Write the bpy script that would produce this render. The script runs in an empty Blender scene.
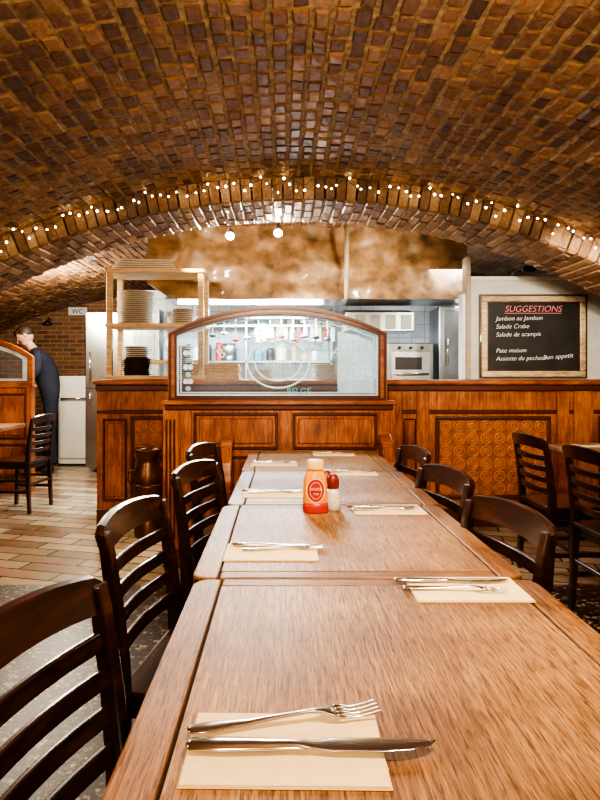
import bpy, bmesh, math, random, bisect
from mathutils import Vector, Matrix, Euler, noise
random.seed(7)
SC=bpy.context.scene
COL=SC.collection
F=600.0; VX=283.0; VY=376.0; CH=1.2
def X(px,D): return (px-VX)*D/F
def Z(py,D): return CH+(VY-py)*D/F

# ---------------- materials ----------------
def newmat(name):
    m=bpy.data.materials.new(name); m.use_nodes=True
    nt=m.node_tree; b=nt.nodes['Principled BSDF']
    return m,nt,b
def N(nt,t,**kw):
    n=nt.nodes.new(t)
    for k,v in kw.items():
        if k.startswith('_'): setattr(n,k[1:],v)
        else: n.inputs[k].default_value=v
    return n
def ramp(nt,stops):
    r=nt.nodes.new('ShaderNodeValToRGB')
    e=r.color_ramp.elements
    e[0].position=stops[0][0]; e[0].color=(*stops[0][1],1)
    e[1].position=stops[-1][0]; e[1].color=(*stops[-1][1],1)
    for p,c in stops[1:-1]:
        x=e.new(p); x.color=(*c,1)
    return r
def plain(name,col,rough=.5,metal=0,bump=0,bscale=40,emit=None,estr=0,var=0.15,coat=0):
    m,nt,b=newmat(name)
    b.inputs['Roughness'].default_value=rough
    b.inputs['Metallic'].default_value=metal
    b.inputs['Coat Weight'].default_value=coat
    tc=N(nt,'ShaderNodeTexCoord')
    no=N(nt,'ShaderNodeTexNoise',Scale=bscale,Detail=4.0)
    nt.links.new(tc.outputs['Object'],no.inputs['Vector'])
    r=ramp(nt,[(.3,tuple(c*(1-var) for c in col)),(.7,tuple(min(1,c*(1+var)) for c in col))])
    nt.links.new(no.outputs['Fac'],r.inputs['Fac'])
    nt.links.new(r.outputs['Color'],b.inputs['Base Color'])
    if bump:
        bp=N(nt,'ShaderNodeBump',Strength=bump,Distance=.01)
        nt.links.new(no.outputs['Fac'],bp.inputs['Height'])
        nt.links.new(bp.outputs['Normal'],b.inputs['Normal'])
    if emit:
        b.inputs['Emission Color'].default_value=(*emit,1)
        b.inputs['Emission Strength'].default_value=estr
    return m
def wood(name,dark,mid,light,axis='X',sc=6,rough=.35,bump=.15,coat=.2,stretch=14,pores=0,worn=.3):
    m,nt,b=newmat(name)
    tc=N(nt,'ShaderNodeTexCoord'); mp=N(nt,'ShaderNodeMapping')
    s=[stretch,stretch,stretch]; s['XYZ'.index(axis)]=1.0
    mp.inputs['Scale'].default_value=s
    nt.links.new(tc.outputs['Object'],mp.inputs['Vector'])
    n1=N(nt,'ShaderNodeTexNoise',Scale=sc,Detail=8.0,Roughness=.65,Distortion=.6)
    nt.links.new(mp.outputs['Vector'],n1.inputs['Vector'])
    n2=N(nt,'ShaderNodeTexNoise',Scale=3.5,Detail=4.0,Roughness=.6)
    nt.links.new(tc.outputs['Object'],n2.inputs['Vector'])
    mx=N(nt,'ShaderNodeMix'); mx.data_type='FLOAT'; mx.inputs[0].default_value=worn
    nt.links.new(n1.outputs['Fac'],mx.inputs[2]); nt.links.new(n2.outputs['Fac'],mx.inputs[3])
    r=ramp(nt,[(.38,dark),(.5,mid),(.62,light)])
    nt.links.new(mx.outputs[0],r.inputs['Fac'])
    colout=r.outputs['Color']; hgt=n1.outputs['Fac']
    if pores:
        mp2=N(nt,'ShaderNodeMapping'); s=[5,5,5]; s['XYZ'.index(axis)]=.35
        mp2.inputs['Scale'].default_value=s
        nt.links.new(tc.outputs['Object'],mp2.inputs['Vector'])
        n3=N(nt,'ShaderNodeTexNoise',Scale=60.0,Detail=3.0,Roughness=.7)
        nt.links.new(mp2.outputs['Vector'],n3.inputs['Vector'])
        r3=ramp(nt,[(.38,(.28,.20,.15)),(.50,(1,1,1))])
        nt.links.new(n3.outputs['Fac'],r3.inputs['Fac'])
        mm=N(nt,'ShaderNodeMix'); mm.data_type='RGBA'; mm.blend_type='MULTIPLY'; mm.inputs[0].default_value=pores
        nt.links.new(colout,mm.inputs[6]); nt.links.new(r3.outputs['Color'],mm.inputs[7])
        colout=mm.outputs[2]
        ad=N(nt,'ShaderNodeMath',_operation='ADD'); nt.links.new(n1.outputs['Fac'],ad.inputs[0]); nt.links.new(n3.outputs['Fac'],ad.inputs[1]); hgt=ad.outputs[0]
    nt.links.new(colout,b.inputs['Base Color'])
    bp=N(nt,'ShaderNodeBump',Strength=bump,Distance=.004)
    nt.links.new(hgt,bp.inputs['Height'])
    nt.links.new(bp.outputs['Normal'],b.inputs['Normal'])
    b.inputs['Roughness'].default_value=rough
    b.inputs['Coat Weight'].default_value=coat
    b.inputs['Coat Roughness'].default_value=.3
    return m

M={}
M['oakY']=wood('oak_top_long',(.15,.060,.020),(.33,.160,.058),(.52,.30,.125),'Y',8,.48,.4,.10,22,.8,.45)
M['oakX']=wood('oak_edge_cross',(.12,.046,.015),(.27,.12,.040),(.41,.21,.080),'X',8,.46,.4,.10,22,.8,.45)
M['oakB']=wood('oak_border',(.12,.044,.014),(.27,.115,.038),(.41,.205,.078),'Y',7,.45,.35,.10,20,.8,.45)
M['gap']=plain('dark_groove',(.015,.007,.004),.9)
M['mah']=wood('reddish_panel_wood',(.12,.026,.008),(.33,.090,.022),(.54,.19,.055),'Z',5,.36,.15,.25,10,.5,.45)
M['mahX']=wood('reddish_rail_wood',(.12,.026,.008),(.31,.085,.021),(.50,.17,.05),'X',5,.34,.15,.25,10,.5,.45)
M['mahD']=plain('dark_mahogany_moulding',(.085,.020,.008),.34,coat=.3)
M['chair']=wood('dark_chair_wood',(.010,.003,.002),(.028,.008,.004),(.060,.018,.008),'Y',6,.22,.05,.45,8)
M['iron']=plain('cast_iron',(.02,.018,.016),.5,.5)
M['paper']=plain('napkin_paper',(.90,.70,.40),.85,bump=.15,bscale=60,var=.04)
M['steel']=plain('cutlery_steel',(.66,.63,.60),.16,1.0,var=.04)
M['inox']=plain('stainless_sheet',(.44,.46,.46),.30,1.0,var=.2,bscale=3)
M['inoxd']=plain('dull_stainless',(.26,.28,.28),.4,.8,var=.3,bscale=4)
M['white']=plain('white_enamel',(.74,.75,.73),.35,var=.06,bscale=5)
M['wallw']=plain('cream_plaster',(.60,.60,.54),.7,bump=.2,var=.10,bscale=5)
M['plate']=plain('china_plate',(.72,.66,.55),.25,var=.08)
M['bowl_shade']=plain('dark_bowl_and_shade',(.06,.03,.02),.3)
M['shelfw']=wood('pale_pine',(.40,.25,.12),(.60,.42,.22),(.72,.54,.32),'X',5,.5,.1,.1,12)
M['slate']=plain('blackboard_slate',(.018,.016,.014),.6,var=.5,bscale=6)
M['frame']=wood('weathered_gilt_frame',(.24,.17,.09),(.58,.47,.28),(.85,.75,.52),'X',10,.4,.3,.1,8,.5,.5)
M['post']=plain('painted_post',(.40,.32,.22),.5,bump=.2)
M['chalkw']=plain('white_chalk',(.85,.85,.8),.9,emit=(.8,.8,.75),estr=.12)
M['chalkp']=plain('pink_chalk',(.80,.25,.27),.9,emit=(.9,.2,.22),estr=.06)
M['hood']=plain('rough_stone_plaster',(.26,.155,.075),.42,0,bump=1.2,bscale=9,var=.5,coat=.25)
M['brass']=plain('aged_copper',(.13,.06,.03),.32,.8,var=.4,bscale=12)
M['bulb']=plain('fairy_bulb_glow',(1,.8,.5),.4,emit=(1,.80,.50),estr=16)
M['wire']=plain('string_wire',(.03,.02,.015),.6)
M['spotglow']=plain('spot_lamp_glow',(1,1,1),.4,emit=(1,.95,.85),estr=50)
M['tube']=plain('fluorescent_glow',(1,1,1),.4,emit=(.85,.94,1),estr=5)
M['mustard']=plain('mustard_plastic',(.80,.34,.035),.3,var=.05)
M['cream']=plain('cream_cap_plastic',(.80,.55,.22),.35,var=.05)
M['red']=plain('red_label',(.50,.022,.012),.35,var=.1)
M['dred']=plain('dark_red_cap',(.20,.018,.012),.35,var=.1)
M['labelw']=plain('label_cream',(.88,.72,.5),.5)
M['salt']=plain('salt_glass',(.74,.68,.60),.15,var=.15,bscale=90,coat=.6)
M['pepper']=plain('pepper_dark',(.06,.03,.02),.3)
M['cloth']=plain('navy_cloth',(.010,.013,.028),.85,bump=.3,bscale=12)
M['skin']=plain('skin',(.55,.29,.19),.5,var=.06)
M['hair']=plain('brown_hair',(.035,.018,.01),.6)
M['blue']=plain('blue_plastic',(.04,.22,.30),.4)
M['teal']=plain('etched_teal',(.10,.45,.50),.4)
M['leath']=plain('embossed_leather',(.42,.135,.032),.36,bump=.25,bscale=30,var=.3,coat=.3)
M['leathd']=plain('embossed_leather_ground',(.27,.078,.02),.45,bump=.25,bscale=30,var=.3)
M['black']=plain('black_metal',(.02,.02,.02),.4)
M['box']=plain('cardboard',(.60,.38,.16),.7)
M['shoe']=plain('black_shoe',(.01,.01,.01),.4)

def glassmat(name,frost):
    m,nt,b=newmat(name)
    out=nt.nodes['Material Output']
    tr=N(nt,'ShaderNodeBsdfTransparent'); tr.inputs[0].default_value=(.93,.97,.97,1)
    gl=N(nt,'ShaderNodeBsdfGlossy'); gl.inputs['Roughness'].default_value=.03
    fr=N(nt,'ShaderNodeFresnel',IOR=1.3)
    mx=N(nt,'ShaderNodeMixShader')
    nt.links.new(fr.outputs[0],mx.inputs[0]); nt.links.new(tr.outputs[0],mx.inputs[1]); nt.links.new(gl.outputs[0],mx.inputs[2])
    df=N(nt,'ShaderNodeBsdfDiffuse'); df.inputs[0].default_value=(.75,.84,.88,1)
    tl=N(nt,'ShaderNodeBsdfTranslucent'); tl.inputs[0].default_value=(.8,.9,.95,1)
    m2=N(nt,'ShaderNodeMixShader'); m2.inputs[0].default_value=.6
    nt.links.new(df.outputs[0],m2.inputs[1]); nt.links.new(tl.outputs[0],m2.inputs[2])
    no=N(nt,'ShaderNodeTexNoise',Scale=6.0)
    tc=N(nt,'ShaderNodeTexCoord'); nt.links.new(tc.outputs['Object'],no.inputs['Vector'])
    r=ramp(nt,[(.3,(frost*.6,)*3),(.7,(min(1,frost*1.4),)*3)])
    nt.links.new(no.outputs['Fac'],r.inputs['Fac'])
    m3=N(nt,'ShaderNodeMixShader')
    nt.links.new(r.outputs['Color'],m3.inputs[0])
    nt.links.new(mx.outputs[0],m3.inputs[1]); nt.links.new(m2.outputs[0],m3.inputs[2])
    nt.links.new(m3.outputs[0],out.inputs['Surface'])
    return m
M['glass']=glassmat('clear_pane',.03)
M['frost']=glassmat('etched_pane',.75)
M['frostl']=glassmat('lightly_etched_pane',.38)

def brickmat(name,dark,mid,light,rough=.45):
    m,nt,b=newmat(name)
    at=N(nt,'ShaderNodeAttribute'); at.attribute_name='rnd'
    tc=N(nt,'ShaderNodeTexCoord')
    no=N(nt,'ShaderNodeTexNoise',Scale=45.0,Detail=7.0,Roughness=.75)
    nt.links.new(tc.outputs['Object'],no.inputs['Vector'])
    n2=N(nt,'ShaderNodeTexNoise',Scale=1.6,Detail=5.0,Roughness=.6)
    nt.links.new(tc.outputs['Object'],n2.inputs['Vector'])
    a=N(nt,'ShaderNodeMath',_operation='MULTIPLY_ADD'); a.inputs[1].default_value=.34
    nt.links.new(at.outputs['Fac'],a.inputs[0]); 
    a2=N(nt,'ShaderNodeMath',_operation='MULTIPLY_ADD'); a2.inputs[1].default_value=.75; a2.inputs[2].default_value=-.07
    nt.links.new(no.outputs['Fac'],a2.inputs[0]); nt.links.new(a2.outputs[0],a.inputs[2])
    a3=N(nt,'ShaderNodeMath',_operation='MULTIPLY_ADD'); a3.inputs[1].default_value=.6
    nt.links.new(n2.outputs['Fac'],a3.inputs[0]); nt.links.new(a.outputs[0],a3.inputs[2])
    r=ramp(nt,[(.48,dark),(.74,mid),(1.0,light)])
    nt.links.new(a3.outputs[0],r.inputs['Fac'])
    nt.links.new(r.outputs['Color'],b.inputs['Base Color'])
    bp=N(nt,'ShaderNodeBump',Strength=1.0,Distance=.012)
    nt.links.new(no.outputs['Fac'],bp.inputs['Height']); nt.links.new(bp.outputs['Normal'],b.inputs['Normal'])
    b.inputs['Roughness'].default_value=rough
    b.inputs['Coat Weight'].default_value=.15
    b.inputs['Coat Roughness'].default_value=.3
    return m
M['brick']=brickmat('vault_brick',(.038,.014,.006),(.165,.062,.020),(.40,.20,.078))
M['brickr']=brickmat('rib_brick',(.055,.026,.011),(.20,.095,.038),(.40,.24,.12))
M['brickd']=brickmat('rear_vault_brick',(.05,.022,.01),(.13,.06,.026),(.28,.15,.07))
M['mortar']=plain('vault_mortar',(.34,.225,.115),.8,bump=.8,bscale=30,var=.5)

def brickwall(name,c1,c2,mor,w,h,rough=.5,ms=.008,offset=.5,rot=0,plane='XZ',bump=.4):
    m,nt,b=newmat(name)
    tc=N(nt,'ShaderNodeTexCoord'); sp=N(nt,'ShaderNodeSeparateXYZ'); cb=N(nt,'ShaderNodeCombineXYZ')
    nt.links.new(tc.outputs['Object'],sp.inputs[0])
    nt.links.new(sp.outputs[plane[0]],cb.inputs[0]); nt.links.new(sp.outputs[plane[1]],cb.inputs[1])
    mp=N(nt,'ShaderNodeMapping'); mp.inputs['Rotation'].default_value=(0,0,rot)
    nt.links.new(cb.outputs[0],mp.inputs['Vector'])
    br=N(nt,'ShaderNodeTexBrick'); br.offset=offset
    br.inputs['Scale'].default_value=1; br.inputs['Brick Width'].default_value=w; br.inputs['Row Height'].default_value=h
    br.inputs['Mortar Size'].default_value=ms; br.inputs['Mortar Smooth'].default_value=.3
    br.inputs['Color1'].default_value=(*c1,1); br.inputs['Color2'].default_value=(*c2,1); br.inputs['Mortar'].default_value=(*mor,1)
    nt.links.new(mp.outputs[0],br.inputs['Vector'])
    no=N(nt,'ShaderNodeTexNoise',Scale=9.0,Detail=5.0); nt.links.new(tc.outputs['Object'],no.inputs['Vector'])
    mx=N(nt,'ShaderNodeMix'); mx.data_type='RGBA'; mx.blend_type='OVERLAY'; mx.inputs[0].default_value=.4
    nt.links.new(br.outputs['Color'],mx.inputs[6]); nt.links.new(no.outputs['Color'],mx.inputs[7])
    nt.links.new(mx.outputs[2],b.inputs['Base Color'])
    bp=N(nt,'ShaderNodeBump',Strength=bump,Distance=.006); bp.invert=True
    nt.links.new(br.outputs['Fac'],bp.inputs['Height']); nt.links.new(bp.outputs['Normal'],b.inputs['Normal'])
    b.inputs['Roughness'].default_value=rough
    return m
M['floorp']=brickwall('stone_plank_tiles',(.50,.39,.25),(.22,.14,.085),(.07,.045,.03),.50,.14,.22,.008,.37,math.radians(14),'XY',.5)
M['wallbrick']=brickwall('old_brick_wall',(.26,.12,.05),(.14,.06,.025),(.28,.2,.13),.2,.065,.6)
M['wallbrickY']=brickwall('old_brick_side_wall',(.26,.12,.05),(.14,.06,.025),(.28,.2,.13),.2,.065,.6,plane='YZ')
M['tile']=brickwall('white_wall_tiles',(.56,.66,.72),(.46,.56,.63),(.34,.38,.40),.15,.15,.2,.005,0)

m,nt,b=newmat('speckled_mosaic')
tc=N(nt,'ShaderNodeTexCoord')
vo=N(nt,'ShaderNodeTexVoronoi',Scale=62.0); nt.links.new(tc.outputs['Object'],vo.inputs['Vector'])
r=ramp(nt,[(.0,(.022,.010,.007)),(.40,(.045,.022,.015)),(.58,(.09,.045,.03)),(.74,(.15,.10,.07)),(.88,(.38,.30,.21))])
r.color_ramp.interpolation='CONSTANT'
sp=N(nt,'ShaderNodeSeparateColor'); nt.links.new(vo.outputs['Color'],sp.inputs[0])
nt.links.new(sp.outputs[0],r.inputs['Fac'])
vd=N(nt,'ShaderNodeTexVoronoi',Scale=62.0,_feature='DISTANCE_TO_EDGE'); nt.links.new(tc.outputs['Object'],vd.inputs['Vector'])
rr=ramp(nt,[(.02,(.2,.2,.2)),(.14,(1,1,1))]); nt.links.new(vd.outputs['Distance'],rr.inputs['Fac'])
mx=N(nt,'ShaderNodeMix'); mx.data_type='RGBA'; mx.blend_type='MULTIPLY'; mx.inputs[0].default_value=1
nt.links.new(r.outputs['Color'],mx.inputs[6]); nt.links.new(rr.outputs['Color'],mx.inputs[7])
nt.links.new(mx.outputs[2],b.inputs['Base Color']); b.inputs['Roughness'].default_value=.38
M['floors']=m

# ---------------- builder ----------------
class B:
    def __init__(s): s.bm=bmesh.new(); s.mats=[]
    def mi(s,mat):
        if isinstance(mat,str): mat=M[mat]
        if mat not in s.mats: s.mats.append(mat)
        return s.mats.index(mat)
    def add(s,bm,mat,mx=None,smooth=False):
        i=s.mi(mat)
        if mx is not None: bm.transform(mx)
        bmesh.ops.recalc_face_normals(bm,faces=bm.faces)
        for f in bm.faces: f.material_index=i; f.smooth=smooth
        me=bpy.data.meshes.new('t'); bm.to_mesh(me); bm.free()
        s.bm.from_mesh(me); bpy.data.meshes.remove(me)
        return s
    def box(s,x0,x1,y0,y1,z0,z1,mat,bev=0,mx=None,seg=1):
        bm=bmesh.new(); bmesh.ops.create_cube(bm,size=1)
        bm.transform(Matrix.Translation(((x0+x1)/2,(y0+y1)/2,(z0+z1)/2))@Matrix.Diagonal((abs(x1-x0),abs(y1-y0),abs(z1-z0),1)))
        if bev: bmesh.ops.bevel(bm,geom=bm.edges[:],offset=bev,segments=seg,affect='EDGES',profile=.5)
        return s.add(bm,mat,mx)
    def prism(s,pts,plane,a,b_,mat,bev=0,mx=None,smooth=False):
        bm=bmesh.new()
        def P(u,v,w):
            return {'xy':(u,v,w),'xz':(u,w,v),'yz':(w,u,v)}[plane]
        v0=[bm.verts.new(P(u,v,a)) for u,v in pts]; v1=[bm.verts.new(P(u,v,b_)) for u,v in pts]
        n=len(pts)
        bm.faces.new(v0); bm.faces.new(v1[::-1])
        for i in range(n): bm.faces.new((v0[i],v0[(i+1)%n],v1[(i+1)%n],v1[i]))
        bmesh.ops.recalc_face_normals(bm,faces=bm.faces)
        if bev:
            es=[e for e in bm.edges if len(e.link_faces)==2 and e.calc_face_angle(0)>.6]
            bmesh.ops.bevel(bm,geom=es,offset=bev,segments=2,affect='EDGES',profile=.5)
        return s.add(bm,mat,mx,smooth)
    def band(s,center,half,plane,a,b_,mat,bev=0,mx=None):
        L=[];R=[]
        n=len(center)
        for i,(u,v) in enumerate(center):
            p=center[max(0,i-1)]; q=center[min(n-1,i+1)]
            d=Vector((q[0]-p[0],q[1]-p[1])).normalized(); h=half[i] if hasattr(half,'__len__') else half
            L.append((u-d.y*h,v+d.x*h)); R.append((u+d.y*h,v-d.x*h))
        return s.prism(L+R[::-1],plane,a,b_,mat,bev,mx)
    def lathe(s,prof,mat,mx=None,seg=24,sx=1,sy=1):
        bm=bmesh.new(); rings=[]
        for r,z in prof:
            rings.append([bm.verts.new((sx*r*math.cos(2*math.pi*i/seg),sy*r*math.sin(2*math.pi*i/seg),z)) for i in range(seg)])
        for a,b_ in zip(rings,rings[1:]):
            for i in range(seg): bm.faces.new((a[i],a[(i+1)%seg],b_[(i+1)%seg],b_[i]))
        bm.faces.new(rings[0]); bm.faces.new(rings[-1][::-1])
        return s.add(bm,mat,mx,True)
    def cyl(s,x,y,z0,z1,r,mat,seg=16,r2=None):
        r2=r if r2 is None else r2
        return s.lathe([(r*.98,z0),(r,z0+.001),(r2,z1-.001),(r2*.98,z1)],mat,Matrix.Translation((x,y,0)),seg)
    def tube(s,pts,r,mat,seg=8,mx=None):
        bm=bmesh.new(); rings=[]; n=len(pts); pts=[Vector(p) for p in pts]
        for i,p in enumerate(pts):
            d=(pts[min(n-1,i+1)]-pts[max(0,i-1)]).normalized()
            up=Vector((0,0,1)) if abs(d.z)<.9 else Vector((1,0,0))
            a=d.cross(up).normalized(); c=d.cross(a)
            rr=r[i] if hasattr(r,'__len__') else r
            rings.append([bm.verts.new(p+a*rr*math.cos(2*math.pi*k/seg)+c*rr*math.sin(2*math.pi*k/seg)) for k in range(seg)])
        for a,b_ in zip(rings,rings[1:]):
            for i in range(seg): bm.faces.new((a[i],a[(i+1)%seg],b_[(i+1)%seg],b_[i]))
        bm.faces.new(rings[0]); bm.faces.new(rings[-1][::-1])
        return s.add(bm,mat,mx,True)
    def loft(s,st,mat,mx=None,seg=10):
        bm=bmesh.new(); rings=[]
        for x,yc,w,zc,t in st:
            rings.append([bm.verts.new((x,yc+w*math.cos(2*math.pi*k/seg),zc+t*math.sin(2*math.pi*k/seg))) for k in range(seg)])
        for a,b_ in zip(rings,rings[1:]):
            for i in range(seg): bm.faces.new((a[i],a[(i+1)%seg],b_[(i+1)%seg],b_[i]))
        bm.faces.new(rings[0]); bm.faces.new(rings[-1][::-1])
        return s.add(bm,mat,mx,True)
    def sph(s,c,r,mat,sx=1,sy=1,sz=1,u=12,v=8,mx=None):
        bm=bmesh.new(); bmesh.ops.create_uvsphere(bm,u_segments=u,v_segments=v,radius=r)
        m0=Matrix.Translation(c)@Matrix.Diagonal((sx,sy,sz,1))
        if mx is not None: m0=mx@m0
        return s.add(bm,mat,m0,True)
    def text(s,txt,size,mat,mx,align='CENTER',shear=0,off=0):
        cu=bpy.data.curves.new('t','FONT'); cu.body=txt; cu.size=size; cu.align_x=align; cu.extrude=.001; cu.shear=shear; cu.offset=off
        ob=bpy.data.objects.new('t',cu); COL.objects.link(ob)
        bpy.context.view_layer.update()
        dg=bpy.context.evaluated_depsgraph_get()
        me=bpy.data.meshes.new_from_object(ob.evaluated_get(dg))
        bm=bmesh.new(); bm.from_mesh(me)
        bpy.data.objects.remove(ob); bpy.data.curves.remove(cu)
        return s.add(bm,mat,mx)
    def mesh(s,name):
        me=bpy.data.meshes.new(name); s.bm.to_mesh(me); s.bm.free()
        for m in s.mats: me.materials.append(m)
        return me
    def build(s,name,loc=(0,0,0),rz=0):
        return place(s.mesh(name),name,loc,rz)
def place(me,name,loc=(0,0,0),rz=0,parent=None):
    o=bpy.data.objects.new(name,me); COL.objects.link(o)
    o.location=loc; o.rotation_euler=(0,0,rz)
    if parent: o.parent=parent
    return o

# ---------------- room shell ----------------
def brick_field(name,pos,s0,s1,y0,y1,bw,bl,thick,mat,gap=.012,jit=.006,seed=1,wob=.004,bed=.008):
    rnd=random.Random(seed)
    V=[];Fc=[];A=[]
    ns=max(1,round((s1-s0)/bw)); bw=(s1-s0)/ns
    for i in range(ns):
        sc=s0+(i+.5)*bw
        y=y0-(bl*.5 if i%2 else 0)+rnd.uniform(-.02,.02)
        while y<y1-.02:
            l=bl*rnd.uniform(.8,1.15)
            g=gap*rnd.uniform(.6,1.4)
            a=max(y,y0)+g/2; b_=min(y+l,y1)-g/2
            y+=l
            if b_-a<.02: continue
            hw=bw/2-gap*rnd.uniform(.4,.65)
            ds=rnd.uniform(-wob,wob); j=rnd.uniform(-jit,jit)
            k=len(V); cs=[(-1,a),(1,a),(1,b_),(-1,b_)]
            tilt=[rnd.uniform(-.003,.003) for _ in range(4)]
            wb=[(rnd.uniform(-wob,wob),rnd.uniform(-wob,wob)) for _ in range(4)]
            for (sg,yy),w_ in zip(cs,wb): V.append(pos(sc+ds+sg*hw+w_[0],thick,min(y1,max(y0,yy+w_[1]))))
            for (sg,yy),w_ in zip(cs,wb): V.append(pos(sc+ds+sg*hw+w_[0],bed,min(y1,max(y0,yy+w_[1]))))
            ch=.007
            for (sg,yy),t,w_ in zip(cs,tilt,wb):
                y2=(yy+ch if yy==a else yy-ch)+w_[1]
                V.append(pos(sc+ds+sg*(hw-ch)+w_[0],j+t-.002,y2))
            for base in (0,4):
                for q in range(4):
                    r_=(q+1)%4
                    Fc.append((k+base+q,k+base+r_,k+base+4+r_,k+base+4+q))
            Fc.append((k+8,k+9,k+10,k+11))
            v=rnd.random(); A+= [v]*9
    nb=len(Fc)
    nseg=60
    k=len(V)
    for i in range(nseg+1):
        ss=s0+(s1-s0)*i/nseg
        V.append(pos(ss,bed,y0)); V.append(pos(ss,bed,y1))
    for i in range(nseg):
        Fc.append((k+2*i,k+2*i+1,k+2*i+3,k+2*i+2)); A.append(.5)
    me=bpy.data.meshes.new(name); me.from_pydata(V,[],Fc)
    me.materials.append(M[mat]); me.materials.append(M['mortar'])
    mi=[0]*nb+[1]*nseg
    me.polygons.foreach_set('material_index',mi)
    at=me.attributes.new('rnd','FLOAT','FACE'); at.data.foreach_set('value',A)
    bm=bmesh.new(); bm.from_mesh(me); bmesh.ops.recalc_face_normals(bm,faces=bm.faces); bm.to_mesh(me); bm.free()
    return place(me,name)
CX=.1; CZ=-2.385; RV=4.85; RR=4.70
def circ(R):
    def pos(s,off,y):
        a=s/R; r=R+off
        return (CX+r*math.sin(a),y,CZ+r*math.cos(a))
    return pos
WX=3.25
amax=math.asin(WX/RV)
brick_field('ceiling',circ(RV),-amax*RV,amax*RV,-3.0,3.82,.074,.105,.06,'brick',gap=.016,jit=.004,seed=3,wob=.0035,bed=.005)
brick_field('trim_arch',circ(RR),-math.asin(WX/RR)*RR,math.asin(WX/RR)*RR,3.80,4.35,.066,.19,.15,'brickr',gap=.008,jit=.004,seed=5,wob=.002)
EA,EB,EZ,EX=4.4,1.15,1.40,-.15
tab=[];acc=0;prev=None
for i in range(401):
    t=math.pi*(1-i/400); p=Vector((EX+EA*math.cos(t),EZ+EB*math.sin(t)))
    if prev is not None: acc+=(p-prev).length
    nrm=Vector((math.cos(t)/EA,math.sin(t)/EB)).normalized()
    tab.append((acc,p,nrm)); prev=p
TOT=acc
keys=[t[0] for t in tab]
def epos(s,off,y):
    s=max(0,min(TOT-1e-5,s)); i=max(0,min(399,bisect.bisect(keys,s)-1))
    a=tab[i];b_=tab[i+1]; f=(s-a[0])/(b_[0]-a[0])
    p=a[1].lerp(b_[1],f)+a[2].lerp(b_[2],f)*off
    return (p.x,y,p.y)
brick_field('ceiling.001',epos,0,TOT,4.34,9.0,.075,.2,.05,'brickd',seed=8)
b=B()
pts=[]
a1=math.asin(WX/(RR+.10))
for i in range(41):
    a=-a1+2*a1*i/40; pts.append((CX+(RR+.10)*math.sin(a),CZ+(RR+.10)*math.cos(a)))
poly=[(-5,0.0),(CX-WX,0.0)]+pts+[(CX+WX,0.0),(5,0.0),(5,3.0),(-5,3.0)]
bm=bmesh.new()
v0=[bm.verts.new((u,3.86,v)) for u,v in poly]; v1=[bm.verts.new((u,4.33,v)) for u,v in poly]
n=len(poly)
es=[bm.edges.new((v0[i],v0[(i+1)%n])) for i in range(n)]
bmesh.ops.triangle_fill(bm,edges=es,use_beauty=True)
es=[bm.edges.new((v1[i],v1[(i+1)%n])) for i in range(n)]
bmesh.ops.triangle_fill(bm,edges=es,use_beauty=True)
for i in range(n): bm.faces.new((v0[i],v0[(i+1)%n],v1[(i+1)%n],v1[i]))
b.add(bm,'wallbrick'); b.build('wall_arch')

def wall(name,x0,x1,y0,y1,z0,z1,mat): B().box(x0,x1,y0,y1,z0,z1,mat).build(name)
wall('wall_left',CX-WX-.2,CX-WX,-3,3.86,0,1.35,'wallbrickY')
wall('wall_right',CX+WX,CX+WX+.2,-3,3.86,0,1.35,'wallbrickY')
wall('wall_back',-3.6,3.8,-3.2,-3.0,0,2.7,'wallbrick')
wall('wall_left_rear',EX-EA-.2,EX-EA,4.33,9.2,0,1.5,'wallbrickY')
wall('wall_right_rear',EX+EA,EX+EA+.2,4.33,9.2,0,1.5,'wallbrickY')
wall('wall_front',EX-EA-.2,EX+EA+.2,9.0,9.2,0,2.8,'wallbrick')
b=B(); b.box(-3.7,4.0,-3.1,3.45,-.05,0,'floors'); b.box(-4.8,4.5,3.45,9.1,-.05,0,'floorp'); b.build('floor')

# ---------------- tables ----------------
def make_table(w=.75,l=.75):
    b=B(); t=.034; z1=.75; z0=z1-t; bw=.058
    h=w/2; g=.0055
    c=.035
    b.box(-h+.006,h-.006,-l/2+.006,l/2-.006,z0-.002,z1-.007,'gap')
    def corner(cx,cy,a0):
        return [(cx+c*math.cos(a0+i*math.pi/12),cy+c*math.sin(a0+i*math.pi/12)) for i in range(7)]
    left=[(-h+bw,-l/2),(-h+bw,l/2)]+corner(-h+c,l/2-c,math.pi/2)+corner(-h+c,-l/2+c,math.pi)
    right=[(h-bw,l/2),(h-bw,-l/2)]+corner(h-c,-l/2+c,-math.pi/2)+corner(h-c,l/2-c,0)
    b.prism(left,'xy',z0,z1,'oakB',.004); b.prism(right,'xy',z0,z1,'oakB',.004)
    eb=.042
    b.box(-h+bw+g,h-bw-g,-l/2,-l/2+eb,z0,z1,'oakX',.003)
    b.box(-h+bw+g,h-bw-g,l/2-eb,l/2,z0,z1,'oakX',.003)
    x0=-h+bw+g; x1=h-bw-g
    xs=x0+(x1-x0)*.62
    b.box(x0,xs-.0003,-l/2+eb+.003,l/2-eb-.003,z0,z1,'oakY',.0008)
    b.box(xs+.0003,x1,-l/2+eb+.003,l/2-eb-.003,z0,z1,'oakY',.0008)
    b.box(-.025,.025,-.25,.25,0,.035,'iron',.006)
    b.box(-.025,.025,-.03,.03,.03,z0-.03,'iron',.006)
    b.box(-.03,.03,-.26,.26,z0-.035,z0,'iron',.004)
    return b.mesh('dining_table')
tm=make_table()
TX=[.180,.168,.180,.176]; TY=[.955,1.716,2.474,3.23]
for i in range(4):
    place(tm,'dining_table',(TX[i],TY[i],0),[0,.006,-.006,0][i])
place(tm,'dining_table',(2.13,3.62,0),0.0); place(tm,'dining_table',(2.13,2.85,0),0)
place(tm,'dining_table',(-2.82,5.35,0),0)

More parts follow.
